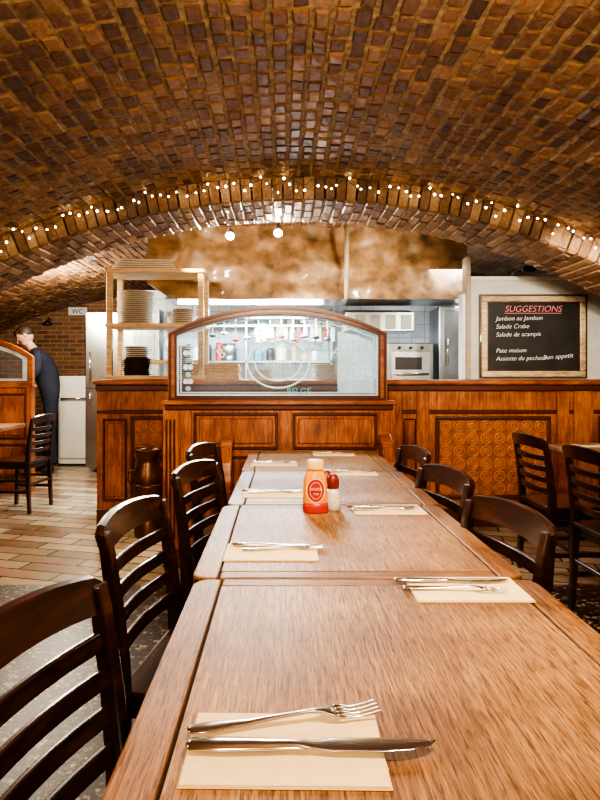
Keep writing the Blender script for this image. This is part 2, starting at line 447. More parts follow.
# ---------------- chairs ----------------
def make_chair():
    b=B(); hw=.19; m='chair'
    path=[(-.03,0),(-.02,.2),(-.012,.42),(-.015,.52),(-.03,.66),(-.048,.78),(-.058,.83)]
    for sgn in (-1,1):
        y=sgn*hw
        b.band(path,[.014,.017,.021,.020,.017,.015,.012],'xz',y-.015,y+.015,m,.005)
    def xat(z):
        for (a,c) in zip(path,path[1:]):
            if a[1]<=z<=c[1]: return a[0]+(c[0]-a[0])*(z-a[1])/(c[1]-a[1])
        return path[-1][0]
    def slat(zc,hh,bow,ht):
        x0=xat(zc); pts=[]
        n=10
        for i in range(n+1):
            y=-hw+2*hw*i/n; pts.append((x0-bow*(1-(y/hw)**2),y))
        lean=math.atan2(xat(min(.829,zc+.03))-xat(zc-.03),.06)
        mx=Matrix.Translation((x0,0,zc))@Matrix.Rotation(lean,4,'Y')@Matrix.Translation((-x0,0,-zc))
        b.band(pts,ht,'xy',zc-hh,zc+hh,m,.004,mx)
    # arched crest rail
    bm=bmesh.new(); n=16; W_=hw+.018; rows=[]
    for i in range(n+1):
        y=-W_+2*W_*i/n; q=1-(y/W_)**2; e_=1 if abs(i-n/2)<n/2 else 0
        zt=.842+.020*q-(0 if e_ else .012); zb=.778+.012*q+(0 if e_ else .008); bow=.030*q
        xt=-.062-bow; xb=-.048-bow; t=.0105
        rows.append([bm.verts.new(p) for p in ((xt-t,y,zt-.004),(xt,y,zt),(xt+t,y,zt-.004),(xb+t,y,zb),(xb-t,y,zb))])
    for a,c in zip(rows,rows[1:]):
        for k in range(5): bm.faces.new((a[k],a[(k+1)%5],c[(k+1)%5],c[k]))
    bm.faces.new(rows[0]); bm.faces.new(rows[-1][::-1])
    b.add(bm,m)
    for z in (.735,.672,.610): slat(z,.017,.026,.007)
    slat(.545,.018,.024,.007)
    seat=[(-.03,-.185),(-.03,.185),(.27,.205),(.315,.19),(.332,.15),(.336,0),(.332,-.15),(.315,-.19),(.27,-.205)]
    b.prism(seat,'xy',.428,.455,m,.008)
    b.prism([(-.01,-.17),(-.01,.17),(.30,.185),(.30,-.185)],'xy',.385,.429,m,.003)
    for sgn in (-1,1):
        b.band([(.305,0),(.295,.2),(.29,.43)],[.013,.016,.019],'xz',sgn*.175-.018,sgn*.175+.018,m,.004)
        b.box(-.02,.29,sgn*.178-.008,sgn*.178+.008,.17,.195,m,.003)
        b.box(-.02,.29,sgn*.178-.008,sgn*.178+.008,.27,.29,m,.003)
    b.box(.135,.155,-.175,.175,.172,.192,m,.003)
    b.box(.288,.306,-.17,.17,.24,.262,m,.003)
    b.box(-.028,-.012,-.18,.18,.24,.262,m,.003)
    return b.mesh('dining_chair')
cm=make_chair()
TL=-.062
def chair(near,far,side):
    n=Vector(near); f=Vector(far); mid=(n+f)/2; d=(f-n).normalized()
    ang=math.atan2(d.y,d.x)-math.pi/2
    if side<0: ang+=math.pi
    off=Matrix.Rotation(ang,2)@Vector((TL,0))
    place(cm,'dining_chair',(mid.x-off.x,mid.y-off.y,0),ang)
chair((-.425,.70),(-.335,1.07),1)
chair((-.425,1.43),(-.370,1.78),1)
chair((-.395,2.18),(-.290,2.55),1)
chair((-.440,2.84),(-.365,3.18),1)
chair((.628,1.44),(.570,1.77),-1)
chair((.635,2.07),(.570,2.40),-1)
chair((.650,2.72),(.61,3.06),-1)
chair((1.47,2.72),(1.46,3.10),1)
chair((1.47,3.38),(1.45,3.76),1)
chair((-2.17,5.22),(-2.13,5.58),-1)
chair((-2.46,4.74),(-2.76,4.54),-1) 

# ---------------- central partition ----------------
def panel(b,x0,x1,z0,z1,y,m1='mahX',m2='mah',mo='mahD',t=.014,bw=.018):
    for (a,c,e,f_) in ((x0,x1,z1-bw,z1),(x0,x1,z0,z0+bw),(x0,x0+bw,z0+bw,z1-bw),(x1-bw,x1,z0+bw,z1-bw)):
        b.box(a,c,y-t,y+.002,e,f_,mo,.005)
    b.box(x0+bw*1.9,x1-bw*1.9,y-t*.8,y+.002,z0+bw*1.9,z1-bw*1.9,m2,.007)
D=3.76
b=B()
px0,px1=-.75,.70
b.box(px0,px1,D,D+.09,0,1.02,'mah')
b.box(px0-.01,px1+.01,D-.02,D+.11,1.02,1.045,'mahX',.006,seg=2)
b.box(px0+.01,px1-.01,D-.012,D+.10,.985,1.02,'mahD',.008)
b.box(px0,px1,D-.012,D,0,.12,'mahD',.004)
for xa in (px0+.0,-.64,-.02,.60,):
    b.box(xa,xa+.07 if xa!=px0 else xa+.10,D-.018,D+.001,.12,.985,'mah',.004)
for k in range(3):
    b.box(px0+.018+k*.024,px0+.030+k*.024,D-.026,D-.016,.18,.93,'mahD',.004)
panel(b,-.56,-.03,.74,.97,D); panel(b,.06,.59,.74,.97,D)
panel(b,-.56,-.03,.16,.70,D); panel(b,.06,.59,.16,.70,D)
fx0,fx1=-.725,.655; zc0=1.045; zs=1.47; zt=1.645
def arch_pts(x0,x1,zs,zt,n=24):
    h=(x1-x0)/2; s=zt-zs; R=(h*h+s*s)/(2*s); cx=(x0+x1)/2; cz=zt-R
    a=math.asin(h/R); return [(cx+R*math.sin(-a+2*a*i/n),cz+R*math.cos(-a+2*a*i/n)) for i in range(n+1)]
fw=.055
outer=[(fx0,zc0)]+arch_pts(fx0,fx1,zs,zt)+[(fx1,zc0)]
inner=[(fx0+fw,zc0+.03)]+arch_pts(fx0+fw,fx1-fw,zs-.012,zt-fw)+[(fx1-fw,zc0+.03)]
def ringprism(b,outer,inner,y0,y1,mat):
    bm=bmesh.new(); n=len(outer)
    vo0=[bm.verts.new((u,y0,v)) for u,v in outer]; vi0=[bm.verts.new((u,y0,v)) for u,v in inner]
    vo1=[bm.verts.new((u,y1,v)) for u,v in outer]; vi1=[bm.verts.new((u,y1,v)) for u,v in inner]
    for i in range(n):
        j=(i+1)%n
        bm.faces.new((vo0[i],vo0[j],vi0[j],vi0[i])); bm.faces.new((vo1[j],vo1[i],vi1[i],vi1[j]))
        bm.faces.new((vo0[j],vo0[i],vo1[i],vo1[j])); bm.faces.new((vi0[i],vi0[j],vi1[j],vi1[i]))
    b.add(bm,mat)
def offs(p,d,cx=None):
    cx=(fx0+fx1)/2; cz=1.3
    return [(cx+(u-cx)*(1-d/.69),cz+(v-cz)*(1-d/.30)) for u,v in p]
ringprism(b,outer,inner,D+.015,D+.075,'mahX')
ringprism(b,offs(outer,.008),offs(outer,.022),D+.003,D+.02,'mahD')
ringprism(b,offs(inner,-.012),offs(inner,.002),D+.005,D+.02,'mahD')
b.prism(inner,'xz',D+.040,D+.046,'glass')
yy=D+.038
def ell(cx,cz,rx,rz,n=32): return [(cx+rx*math.cos(2*math.pi*i/n),cz+rz*math.sin(2*math.pi*i/n)) for i in range(n)]
RX=Matrix.Rotation(math.pi/2,4,'X')
ringprism(b,offs(inner,.022),offs(inner,.030),yy-.001,yy+.001,'frost')
ringprism(b,offs(inner,.0),offs(inner,.012),yy-.001,yy+.001,'frost')
cx=.465
b.prism([(cx-.12,1.09),(cx+.12,1.09),(cx+.12,1.40),(cx,1.46),(cx-.12,1.48)],'xz',yy-.0005,yy+.0005,'frostl')
for i in range(3):
    for j in range(4):
        ringprism(b,ell(cx-.078+.078*i,1.135+.085*j,.034,.036,16),ell(cx-.078+.078*i,1.135+.085*j,.024,.026,16),yy-.003,yy-.001,'frost')
for j in range(7):
    for sx_ in (-1,1):
        b.prism(ell(-.60+.014*sx_*(j%2),1.12+.045*j,.018,.016,12),'xz',yy-.001,yy+.001,'frost')
for cx,cz,r1,r2 in ((-.03,1.28,.20,.16),(-.03,1.28,.15,.115)):
    ringprism(b,ell(cx,cz,r1,r2),ell(cx,cz,r1-.010,r2-.010),yy-.001,yy+.001,'frost')
for i,ch in enumerate('BRASSERIE'):
    a=math.radians(60-15*i)
    b.text(ch,.085,'frost',Matrix.Translation((-.03+.40*math.sin(-a),yy-.001,1.20+.24*math.cos(a)))@Matrix.Rotation(-a*.55,4,'Y')@RX)
b.text('BELGE',.055,'teal',Matrix.Translation((.10,yy,1.085))@RX)
b.text('BIERES',.06,'frost',Matrix.Translation((-.03,yy,1.26))@RX)
b.build('wooden_partition_screen')

b=B()
b.box(-.30,.60,3.49,3.735,.40,.45,'mahX',.012,seg=2)
b.box(-.29,.59,3.52,3.735,.0,.40,'mah')
for xx in (-.37,.585):
    b.band([(3.735,.80),(3.66,.82),(3.58,.79),(3.53,.70),(3.50,.58),(3.51,.45)],[.02,.03,.032,.028,.024,.024],'yz',xx,xx+.07,'mahX',.008)
    b.box(xx+.01,xx+.06,3.50,3.735,.0,.78,'mah',.003)
b.build('wooden_bench')

# ---------------- rear counter ----------------
D=4.80
b=B()
cx0,cx1=X(97,D),3.15
b.box(cx0,cx1,D,D+.42,0,1.13,'mah')
b.box(cx0-.03,cx1,D-.035,D+.45,1.13,1.17,'mahX',.01,seg=2)
b.box(cx0-.01,cx1,D-.02,D,1.08,1.13,'mahD',.008)
b.box(cx0,cx1,D-.015,D,.90,.93,'mahD',.006)
b.box(cx0,cx1,D-.02,D,0,.14,'mahD',.005)
def leather(b,x0,x1,z0,z1,n,mz,y,fm='mahX'):
    for (a,c,e,f_) in ((x0,x1,z1-.03,z1),(x0,x1,z0,z0+.03),(x0,x0+.03,z0+.03,z1-.03),(x1-.03,x1,z0+.03,z1-.03)):
        b.box(a,c,y-.03,y,e,f_,'mahD',.008,seg=2)
    b.box(x0+.03,x1-.03,y-.012,y,z0+.03,z1-.03,'leathd')
    w=(x1-x0-.06)/n; h=(z1-z0-.06)/mz
    for i in range(n):
        for j in range(mz):
            cx=x0+.03+w*(i+.5); cz=z0+.03+h*(j+.5)
            for rr in (.42,.22):
                bm=bmesh.new()
                R=min(w,h)*rr; sg=18; r=min(w,h)*.07
                rings=[]
                for k in range(sg):
                    a=2*math.pi*k/sg
                    rings.append([bm.verts.new((cx+(R+r*math.cos(t))*math.cos(a),y-.011-r*.8*math.sin(t),cz+(R+r*math.cos(t))*math.sin(a))) for t in (0,math.pi/3,2*math.pi/3,math.pi)])
                for k in range(sg):
                    for q in range(3): bm.faces.new((rings[k][q],rings[k][q+1],rings[(k+1)%sg][q+1],rings[(k+1)%sg][q]))
                b.add(bm,'leath',smooth=True)
            b.sph((cx,y-.012,cz),min(w,h)*.09,'leath',sy=.8,u=8,v=6)
leather(b,X(435,D),X(550,D),.22,.88,8,6,D)
leather(b,X(598,D),X(600,D)+.62,.22,.88,6,6,D)
leather(b,X(131,D),X(164,D)+.02,.22,.88,2,6,D)
panel(b,X(103,D),X(127,D),.2,.86,D)
for xa,xb in ((388,402),(416,428),(556,568),(573,592)):
    b.box(X(xa,D),X(xb,D),D-.03,D,.14,1.08,'mah',.006)
panel(b,X(404,D)-.005,X(415,D)+.005,.2,.86,D,bw=.01)
b.build('bar_counter')

b=B(); wx0=X(471,D)
b.box(wx0,3.15,D+.02,D+.12,1.172,1.97,'wallw',.004)
b.box(wx0,3.15,D+.01,D+.13,1.97,2.0,'white',.004)
b.box(wx0-.035,wx0+.0,D+.0,D+.12,1.172,2.16,'post',.006)
b.box(wx0-.065,wx0-.035,D+.02,D+.12,1.172,1.86,'white',.004)
b.build('wall_divider')
b=B()
x0,x1,z0,z1=X(481,D),X(585,D),Z(377,D),Z(296,D)
y=D+.012; f=.048
b.box(x0+.02,x1-.02,y-.012,y+.004,z0+.02,z1-.02,'slate')
for (a,c,e,g) in ((x0,x1,z1-f,z1),(x0,x1,z0,z0+f),(x0,x0+f,z0+f,z1-f),(x1-f,x1,z0+f,z1-f)):
    b.box(a,c,y-.034,y+.002,e,g,'frame',.010,seg=2)
ix0,ix1,iz0,iz1=x0+f,x1-f,z0+f,z1-f
for (a,c,e,g) in ((ix0,ix1,iz1-.008,iz1),(ix0,ix1,iz0,iz0+.008),(ix0,ix0+.008,iz0,iz1),(ix1-.008,ix1,iz0,iz1),
                  (x0-.012,x1+.012,z1,z1+.012),(x0-.012,x1+.012,z0-.006,z0),(x0-.012,x0,z0,z1),(x1,x1+.012,z0,z1)):
    b.box(a,c,y-.026,y-.004,e,g,'mahD')
def T(t,s,m_,x,z,al='LEFT',sh=0): b.text(t,s,m_,Matrix.Translation((x,y-.0135,z))@RX@Matrix.Rotation(sh,4,'Z'),al,shear=.25,off=-.0008)
T('SUGGESTIONS',.070,'chalkp',(x0+x1)/2,iz1-.078,'CENTER')
b.box(ix0+.14,ix1-.14,y-.0145,y-.012,iz1-.092,iz1-.088,'chalkp')
L=['Jambon au Jambon','Salade Crabe','Salade de scampis','','Pate maison','Assiette du pecheur']
for i,t in enumerate(L): T(t,.050,'chalkw',ix0+.07,iz1-.150-.064*i,sh=.02)
T('Bon appetit',.052,'chalkw',ix1-.29,iz0+.09,sh=.08)
b.build('chalkboard_menu')
b=B(); xx=X(523,D)
b.tube([(xx-.06,D+.07,2.0),(xx-.06,D+.05,2.03),(xx,D-.03,2.05)],.006,'black'); b.sph((xx+.03,D-.05,2.045),.03,'black',sx=2.0)
b.build('picture_lamp')

# ---------------- shelf with plates ----------------
b=B(); sx0,sx1=X(105,D),X(203,D); y0,y1=D+.03,D+.40
zt=Z(272,D)
for xa in (sx0,sx1-.045):
    for ya in (y0,y1-.045): b.box(xa,xa+.045,ya,ya+.045,1.172,zt,'shelfw',.004)
for z in (1.172,Z(325,D)-.012,zt):
    b.box(sx0-.01,sx1+.01,y0-.01,y1,z,z+.03,'shelfw',.003)
b.box(sx0,sx1,y1-.008,y1,1.3,1.34,'shelfw')
b.build('plate_shelf')
def stack(px,zb,n,r,mat='plate',dy=.19,h=.016):
    b=B()
    for k in range(n):
        z=k*h; ox,oy=random.uniform(-.005,.005),random.uniform(-.005,.005)
        Mx=Matrix.Translation((ox,oy,0))
        b.lathe([(r*.55,z),(r*.60,z+.002),(r*.94,z+h*.50),(r,z+h*.60),(r*.97,z+h*.78),(r*.6,z+h*.5)],mat,Mx,28)
        b.lathe([(r*.72,z),(r*.74,z+h*.98)],'bowl_shade',Mx,20)  # dark core stands in for the shade between plate rims
    b.build('plate_stack',(X(px,D+.1),D+dy,zb))
zs2=Z(325,D)-.012+.031
stack(133,zs2,17,.150); stack(182,zs2,8,.105,'plate')
stack(134,1.204,9,.14,'bowl_shade'); stack(134,1.204+.146,6,.12,'plate'); stack(178,1.204,15,.125)
b=B()
for k in range(5): b.box(-.26+.01*k,.26-.015*k,-.13,.13,k*.018,k*.018+.013,'plate',.005,Matrix.Rotation(.03*k,4,'Z'))
b.build('tray_stack',(X(142,D),D+.19,zt+.031))

b=B()
for k in range(6):
    b.box(-.2+.004*(k%2),.2-.005*(k%3),-.12,.12,k*.022,k*.022+.020,'box',.004)
b.build('cutting_board_stack',(X(217,5.10),5.06,1.171))
for px,n,r in ((262,6,.1),(325,9,.11)):
    b=B()
    for k in range(n): b.lathe([(r*.5,k*.014),(r,k*.014+.009),(r,k*.014+.012),(r*.8,k*.014+.01)],'plate',None,20)
    b.build('plate_stack',(X(px,5.0),5.0,1.171))

# ---------------- kitchen ----------------
wall('wall_kitchen_back',-1.75,3.2,7.0,7.12,0,2.2,'tile')
wall('wall_kitchen_side',3.2,3.3,5.35,7.0,0,2.2,'tile')
b=B()
def zt_(x): return EZ+EB*math.sqrt(max(0,1-((x-EX)/EA)**2))
xa,xb=X(145,5.3),X(470,5.3)
NX,NZ=90,22
bm=bmesh.new(); rows=[]
for j in range(NZ+1):
    row=[]
    for i in range(NX+1):
        u=i/NX; w=j/NZ
        x=xa+(xb-xa)*u; 
        zl=Z(299,5.3)+(.16*max(0,1-u/.08)); zh=zt_(x)+.02
        z=zl+(zh-zl)*w
        q=noise.noise(Vector((x*2.2,0,z*3)))*.06+noise.noise(Vector((x*7,3,z*8)))*.03
        row.append(bm.verts.new((x,5.30+.10*math.sin(w*1.6)+q,z)))
    rows.append(row)
for j in range(NZ):
    for i in range(NX): bm.faces.new((rows[j][i],rows[j][i+1],rows[j+1][i+1],rows[j+1][i]))
b.add(bm,'hood',smooth=True)
b.box(xa+.16,xb,5.37,5.9,Z(299,5.3)+.01,Z(299,5.3)+.03,'inox')
b.box(xa+.0,xa+.03,5.42,5.9,2.03,zt_(xa)+.02,'hood'); 
b.tube([(X(347,5.2),5.22,1.87),(X(347,5.2),5.22,2.52)],.02,'post')
b.build('kitchen_canopy')
b=B(); z=Z(299,5.3)+.008
b.box(-.95,.35,5.42,5.48,z-.035,z-.001,'tube',.006); b.box(-.97,-.95,5.41,5.49,z-.04,z,'white'); b.box(.35,.37,5.41,5.49,z-.04,z,'white')
b.build('fluorescent_lamp')
b=B()
xa,xb=X(345,5.9),X(412,5.9)
b.prism([(5.8,Z(331,5.8)),(6.25,Z(331,5.8)),(6.25,1.87),(6.1,1.87),(5.8,Z(312,5.8))],'yz',xa,xb,'inox',.004)
for k in range(4): 
    x_=xa+.08+k*.15; b.box(x_,x_+.10,5.792,5.80,Z(329,5.8),Z(315,5.8),'inoxd',.003)
b.build('extractor_hood')
b=B()
for z in (1.35,1.75): b.box(-1.4,.55,6.68,6.98,z,z+.02,'inox')
for x in (-1.4,-.42,.53): b.box(x,x+.02,6.68,6.98,.9,1.95,'inox')
b.box(-1.6,1.0,6.3,6.98,.86,.90,'inox',.004); b.box(-1.6,1.0,6.34,6.96,0,.86,'inoxd')
rn=random.Random(12)
for z in (.90,1.37,1.77):
    x=-1.3
    while x<.45:
        r=rn.uniform(.035,.09); h=rn.uniform(.08,.26 if z<1.7 else .14)
        if abs(x-(-.42))>r+.03:
            m_=rn.choice(['white','inoxd','plate','red','blue','inox','box','bowl_shade','black','white'])
            b.lathe([(r*.8,z+.001),(r,z+.01),(r,z+h*.8),(r*.85,z+h),(r*.5,z+h)],m_,Matrix.Translation((x,6.83,0)),14)
        x+=r+.08
for k in range(12):
    x=-.3+k*.075; b.box(x,x+.05,6.66,6.665,1.62-rn.uniform(0,.05),1.74,rn.choice(['red','white','paper','white']))
b.build('kitchen_workbench')
b=B()
b.box(X(385,5.9),X(430,5.9),5.75,6.2,0,1.52,'inoxd',.01); 
b.box(X(388,5.9),X(427,5.9),5.735,5.75,.95,1.44,'inox',.006)
b.box(X(392,5.9),X(418,5.9),5.728,5.737,1.26,1.38,'black',.004)
b.tube([(X(392,5.9),5.70,1.22),(X(424,5.9),5.70,1.22)],.01,'steel')
for k in range(3): b.lathe([(.014,0),(.014,.02)],'black',Matrix.Translation((X(396+k*11,5.9),5.735,1.47))@RX,12)
b.build('kitchen_oven')
b=B(); b.box(X(434,5.9),X(472,5.9),5.7,6.1,0,1.86,'inox',.008); b.box(X(438,5.9),X(468,5.9),5.69,5.70,1.02,1.83,'inoxd',.004); b.tube([(X(441,5.9),5.66,1.3),(X(441,5.9),5.66,1.55)],.009,'steel')
b.build('steel_refrigerator')
b=B()
b.tube([(-.9,6.0,1.78),(.52,6.0,1.78)],.008,'steel')
for k in range(12):
    x=-.82+k*.115; h=rn.uniform(.12,.2)
    b.box(x-.006,x+.006,5.99,6.0,1.78-h,1.79,'steel',.002); b.lathe([(.01,-.03),(.035,-.02),(.04,0),(.035,.002)],rn.choice(['inoxd','black','red','steel']),Matrix.Translation((x,6.0,1.77-h)),12)
for x in (-.89,.51): b.tube([(x,6.0,1.78),(x,6.0,2.45)],.006,'steel')
b.build('utensil_rail')

for i,(px,py) in enumerate(((230,236),(278,233))):
    d=4.95; x=X(px,d); z=Z(py,d)
    zc=EZ+EB*math.sqrt(1-((x-EX)/EA)**2)
    b=B(); b.tube([(x,d+.03,zc+.02),(x,d+.03,z+.05)],.008,'black')
    Rm=Matrix.Translation((x,d,z))@Matrix.Rotation(math.radians(-50),4,'X')
    b.lathe([(.018,.10),(.03,.08),(.038,.01),(.040,0),(.034,.0)],'white',Rm,18)
    b.lathe([(.031,-.004),(.032,-.002),(.02,.004)],'spotglow',Rm,18)
    b.build('ceiling_spotlight')

# ---------------- fairy lights ----------------
b=B(); pts=[]; rn=random.Random(2)
n=190; R0=RR+.108
for i in range(n+1):
    a=-.50+1.0*i/n
    r=R0+.020*math.sin(i*.9)+rn.uniform(-.010,.010)
    pts.append((CX+r*math.sin(a),3.770+rn.uniform(-.006,.004),CZ+r*math.cos(a)))
b.tube(pts,.0022,'wire',5)
for i in range(1,n,2):
    p=Vector(pts[i]); d=rn.uniform(-.055,.02)
    q=p+Vector((rn.uniform(-.02,.02),-.012,d))
    b.tube([p,q],.0016,'wire',5)
    b.sph(q,rn.uniform(.0045,.0075),'bulb',u=8,v=6)
b.build('fairy_lights')

# ---------------- left rear area ----------------
b=B(); D=6.2; x1=X(32,D); x0=-3.75
b.box(x0,x1,D,D+.08,0,1.08,'mah'); b.box(x0-.01,x1+.015,D-.02,D+.10,1.08,1.11,'mahX',.006)
panel(b,x1-.55,x1-.06,.55,1.02,D); panel(b,x1-.55,x1-.06,.15,.5,D); panel(b,x1-1.08,x1-.60,.15,1.02,D)
b.box(x1-.05,x1,D-.015,D,0,1.08,'mah',.004)
outer=[(x0,1.11)]+arch_pts(x0,x1,1.40,1.60)+[(x1,1.11)]
inner=[(x0+.05,1.14)]+arch_pts(x0+.05,x1-.05,1.39,1.55)+[(x1-.05,1.14)]
ringprism(b,outer,inner,D+.01,D+.07,'mahX'); b.prism(inner,'xz',D+.038,D+.042,'glass')
cxm=(x0+x1)/2
ringprism(b,[(cxm+(u-cxm)*.97,1.3+(v-1.3)*.95) for u,v in inner],[(cxm+(u-cxm)*.88,1.3+(v-1.3)*.8) for u,v in inner],D+.035,D+.037,'frost')
b.build('wooden_partition_screen')
b=B(); b.box(-2.44,-1.78,7.4,8.1,0.08,1.99,'inox',.01); b.box(-2.43,-1.79,7.385,7.40,1.05,1.97,'inox',.006); b.box(-2.43,-1.79,7.385,7.40,.12,1.03,'inox',.006)
b.tube([(-2.37,7.36,.85),(-2.37,7.36,1.0)],.01,'steel'); b.tube([(-2.37,7.36,1.1),(-2.37,7.36,1.5)],.01,'steel')
for x in (-2.4,-1.85): 
    for yq in (7.45,8.0): b.cyl(x+.02,yq,0,.09,.02,'steel',10)
b.build('refrigerator')
b=B(); b.box(-3.0,-2.52,8.0,8.6,.02,1.2,'white',.015,seg=2); b.box(-2.98,-2.54,7.985,8.0,.1,.95,'white',.008); b.tube([(-2.95,7.96,.9),(-2.6,7.96,.9)],.012,'steel'); b.box(-3.0,-2.52,8.0,8.6,0,.03,'black')
b.build('dishwasher')
b=B(); b.lathe([(.10,0),(.11,.02),(.14,.5),(.15,.52),(.13,.52)],'blue',None,24); b.build('waste_bin',(-3.22,8.2,0))
b=B(); b.box(-4.0,-3.5,7.25,7.8,0,.92,'mah'); b.box(-4.03,-3.47,7.2,7.83,.92,.96,'inox',.005); b.box(-3.98,-3.52,7.235,7.25,.1,.85,'mahX',.006); b.build('side_counter')
b=B(); b.box(-.14,.14,-.01,.01,-.06,.06,'white',.004); b.text('WC',.1,'mahD',Matrix.Translation((0,-.0115,-.035))@RX); b.build('wc_sign',(X(77,8.95),8.985,Z(311,8.95)))
b=B(); b.tube([(0,0,0),(0,-.1,.03),(0,-.13,-.02)],.01,'black'); b.lathe([(.07,-.06),(.06,-.03),(.02,.01)],'black',Matrix.Translation((0,-.13,-.02)),16); b.build('wall_lamp',(X(50,8.95),8.99,Z(320,8.95)))
b=B()
b.lathe([(.09,0),(.10,.01),(.105,.08),(.085,.13),(.075,.18),(.10,.27),(.115,.38),(.11,.48),(.085,.54),(.075,.58),(.095,.63),(.11,.65),(.10,.66),(.085,.645),(.07,.60)],'brass',None,28)
b.lathe([(.112,.36),(.120,.37),(.120,.39),(.112,.40)],'brass',None,28)
for s in (-1,1): b.tube([(s*.10,0,.50),(s*.145,0,.48),(s*.15,0,.42),(s*.112,0,.37)],.008,'brass')
b.build('copper_churn',(X(148,4.5),4.5,0))

# ---------------- table settings ----------------
def napkin():
    b=B(); w,h=.235,.145
    for k in range(3):
        z=.0008+k*.0012; sc=1-.006*k
        b.box(-w/2*sc,w/2*sc,-h/2+.001*k,h/2-.0015*k,z-.0005,z+.0005,'paper',.0003)
    b.box(-w/2,w/2,-h/2+.03,-h/2+.033,.0033,.0037,'paper')
    return b.mesh('paper_napkin')
def fork():
    b=B()
    b.loft([(-.105,0,.004,.004,.0012),(-.10,0,.009,.004,.0018),(-.08,0,.0105,.004,.002),(-.04,0,.007,.005,.002),(0,0,.0042,.008,.002),(.03,0,.0035,.010,.0018),(.042,0,.006,.010,.0014),(.052,0,.0115,.008,.0012),(.062,0,.0125,.006,.0011)],'steel')
    for k in range(4):
        y=-.0108+k*.0072
        b.loft([(.058,y,.0024,.007,.0011),(.075,y,.0021,.0045,.001),(.090,y,.0019,.005,.001),(.104,y,.0016,.008,.0009),(.108,y,.0006,.0092,.0004)],'steel',seg=6)
    return b.mesh('fork')
def knife():
    b=B()
    b.loft([(-.125,0,.004,.005,.002),(-.12,0,.009,.005,.0038),(-.09,0,.0105,.005,.0042),(-.04,0,.0085,.005,.0040),(-.015,0,.0065,.005,.0036),(-.008,0,.0085,.005,.003),(0,0,.007,.005,.0014),(.02,.0005,.0105,.005,.0010),(.07,.0005,.0115,.005,.0008),(.10,.002,.0095,.005,.0007),(.118,.005,.0055,.005,.0006),(.125,.008,.0012,.005,.0004)],'steel')
    return b.mesh('table_knife')
nm,fm,km=napkin(),fork(),knife()
zt=.7502
def setting(cx,cy,rn_=0,fo=(0,.03,.12),kn=(.02,-.01,0),s=1.0):
    o=place(nm,'paper_napkin',(cx,cy,zt),rn_); o.scale=(s,s,1)
    place(fm,'fork',(cx+fo[0],cy+fo[1],zt+.0042),fo[2])
    place(km,'table_knife',(cx+kn[0],cy+kn[1],zt+.0042),kn[2])
place(nm,'paper_napkin',(.003,.724,zt),-.015)
o=place(fm,'fork',(.002,.772,zt+.0042),.19); o.scale=(1.18,1.18,1.1)
o=place(km,'table_knife',(.034,.716,zt+.0042),-.01); o.scale=(1.2,1.3,1.1)
setting(.385,1.262,.0,(-.03,-.015,-.10),(-.02,.035,-.02))
setting(-.030,1.527,0,(.03,.012,.08),(.02,.040,-.05))
setting(.352,2.012,.0,(-.02,-.02,.04),(-.01,.02,-.02))
setting(-.035,2.285,0,(.0,.0,.03),(.0,.03,-.02))
setting(.315,2.775,0,(.0,-.01,.03),(.0,.03,-.02))
setting(-.045,3.06,0,(.0,.0,.03),(.0,.03,-.02))
setting(.29,3.44,0,(.0,-.01,.03),(.0,.03,-.02))
setting(2.0,3.86,0); setting(2.0,3.05,0); setting(-2.75,5.35,0)

# sauce bottle
b=B()
b.lathe([(.036,0),(.040,.003),(.041,.02),(.040,.09),(.037,.115),(.029,.134),(.026,.140)],'mustard',None,32,1,.72)
b.lathe([(.0408,.001),(.0412,.003),(.0418,.020),(.0412,.034)],'red',None,32,1,.72)
b.lathe([(.027,.139),(.028,.141),(.0275,.168),(.024,.173),(.015,.174)],'cream',None,28,1,.80)
b.lathe([(.0285,.141),(.0292,.142),(.0292,.146),(.0285,.147)],'mustard',None,28,1,.8)
def oval(rx,rz,y0,m_,cz=.076):
    bm=bmesh.new(); n=28; c=bm.verts.new((0,-y0,cz)); rg=[]
    for i in range(n):
        a=2*math.pi*i/n; xx=rx*math.cos(a); rg.append(bm.verts.new((xx,-y0*math.sqrt(max(.05,1-(xx/.0425)**2)),cz+rz*math.sin(a))))
    for i in range(n): bm.faces.new((c,rg[i],rg[(i+1)%n]))
    b.add(bm,m_,smooth=True)
oval(.031,.040,.0302,'labelw'); oval(.028,.037,.0308,'red'); oval(.020,.028,.0313,'labelw'); oval(.0185,.0265,.0317,'red')
b.text('SAUCE',.0125,'labelw',Matrix.Translation((0,-.0322,.077))@RX); b.text('1930',.009,'labelw',Matrix.Translation((0,-.0322,.062))@RX)
b.build('sauce_bottle',(.107,1.985,zt))
def shaker(x,y,mat,cap):
    b=B()
    b.lathe([(.021,0),(.023,.003),(.026,.03),(.022,.055),(.017,.075)],mat,None,18)
    b.lathe([(.019,.073),(.021,.077),(.020,.104),(.013,.118),(.004,.121)],cap,None,18)
    b.build('salt_shaker' if mat=='salt' else 'pepper_shaker',(x,y,zt))
shaker(.168,2.02,'salt','dred'); shaker(.150,2.085,'pepper','dred')
b=B(); b.lathe([(.03,0),(.035,.01),(.03,.13),(.015,.16),(.012,.19)],'red',None,20); b.build('ketchup_bottle',(-2.55,5.2,zt))

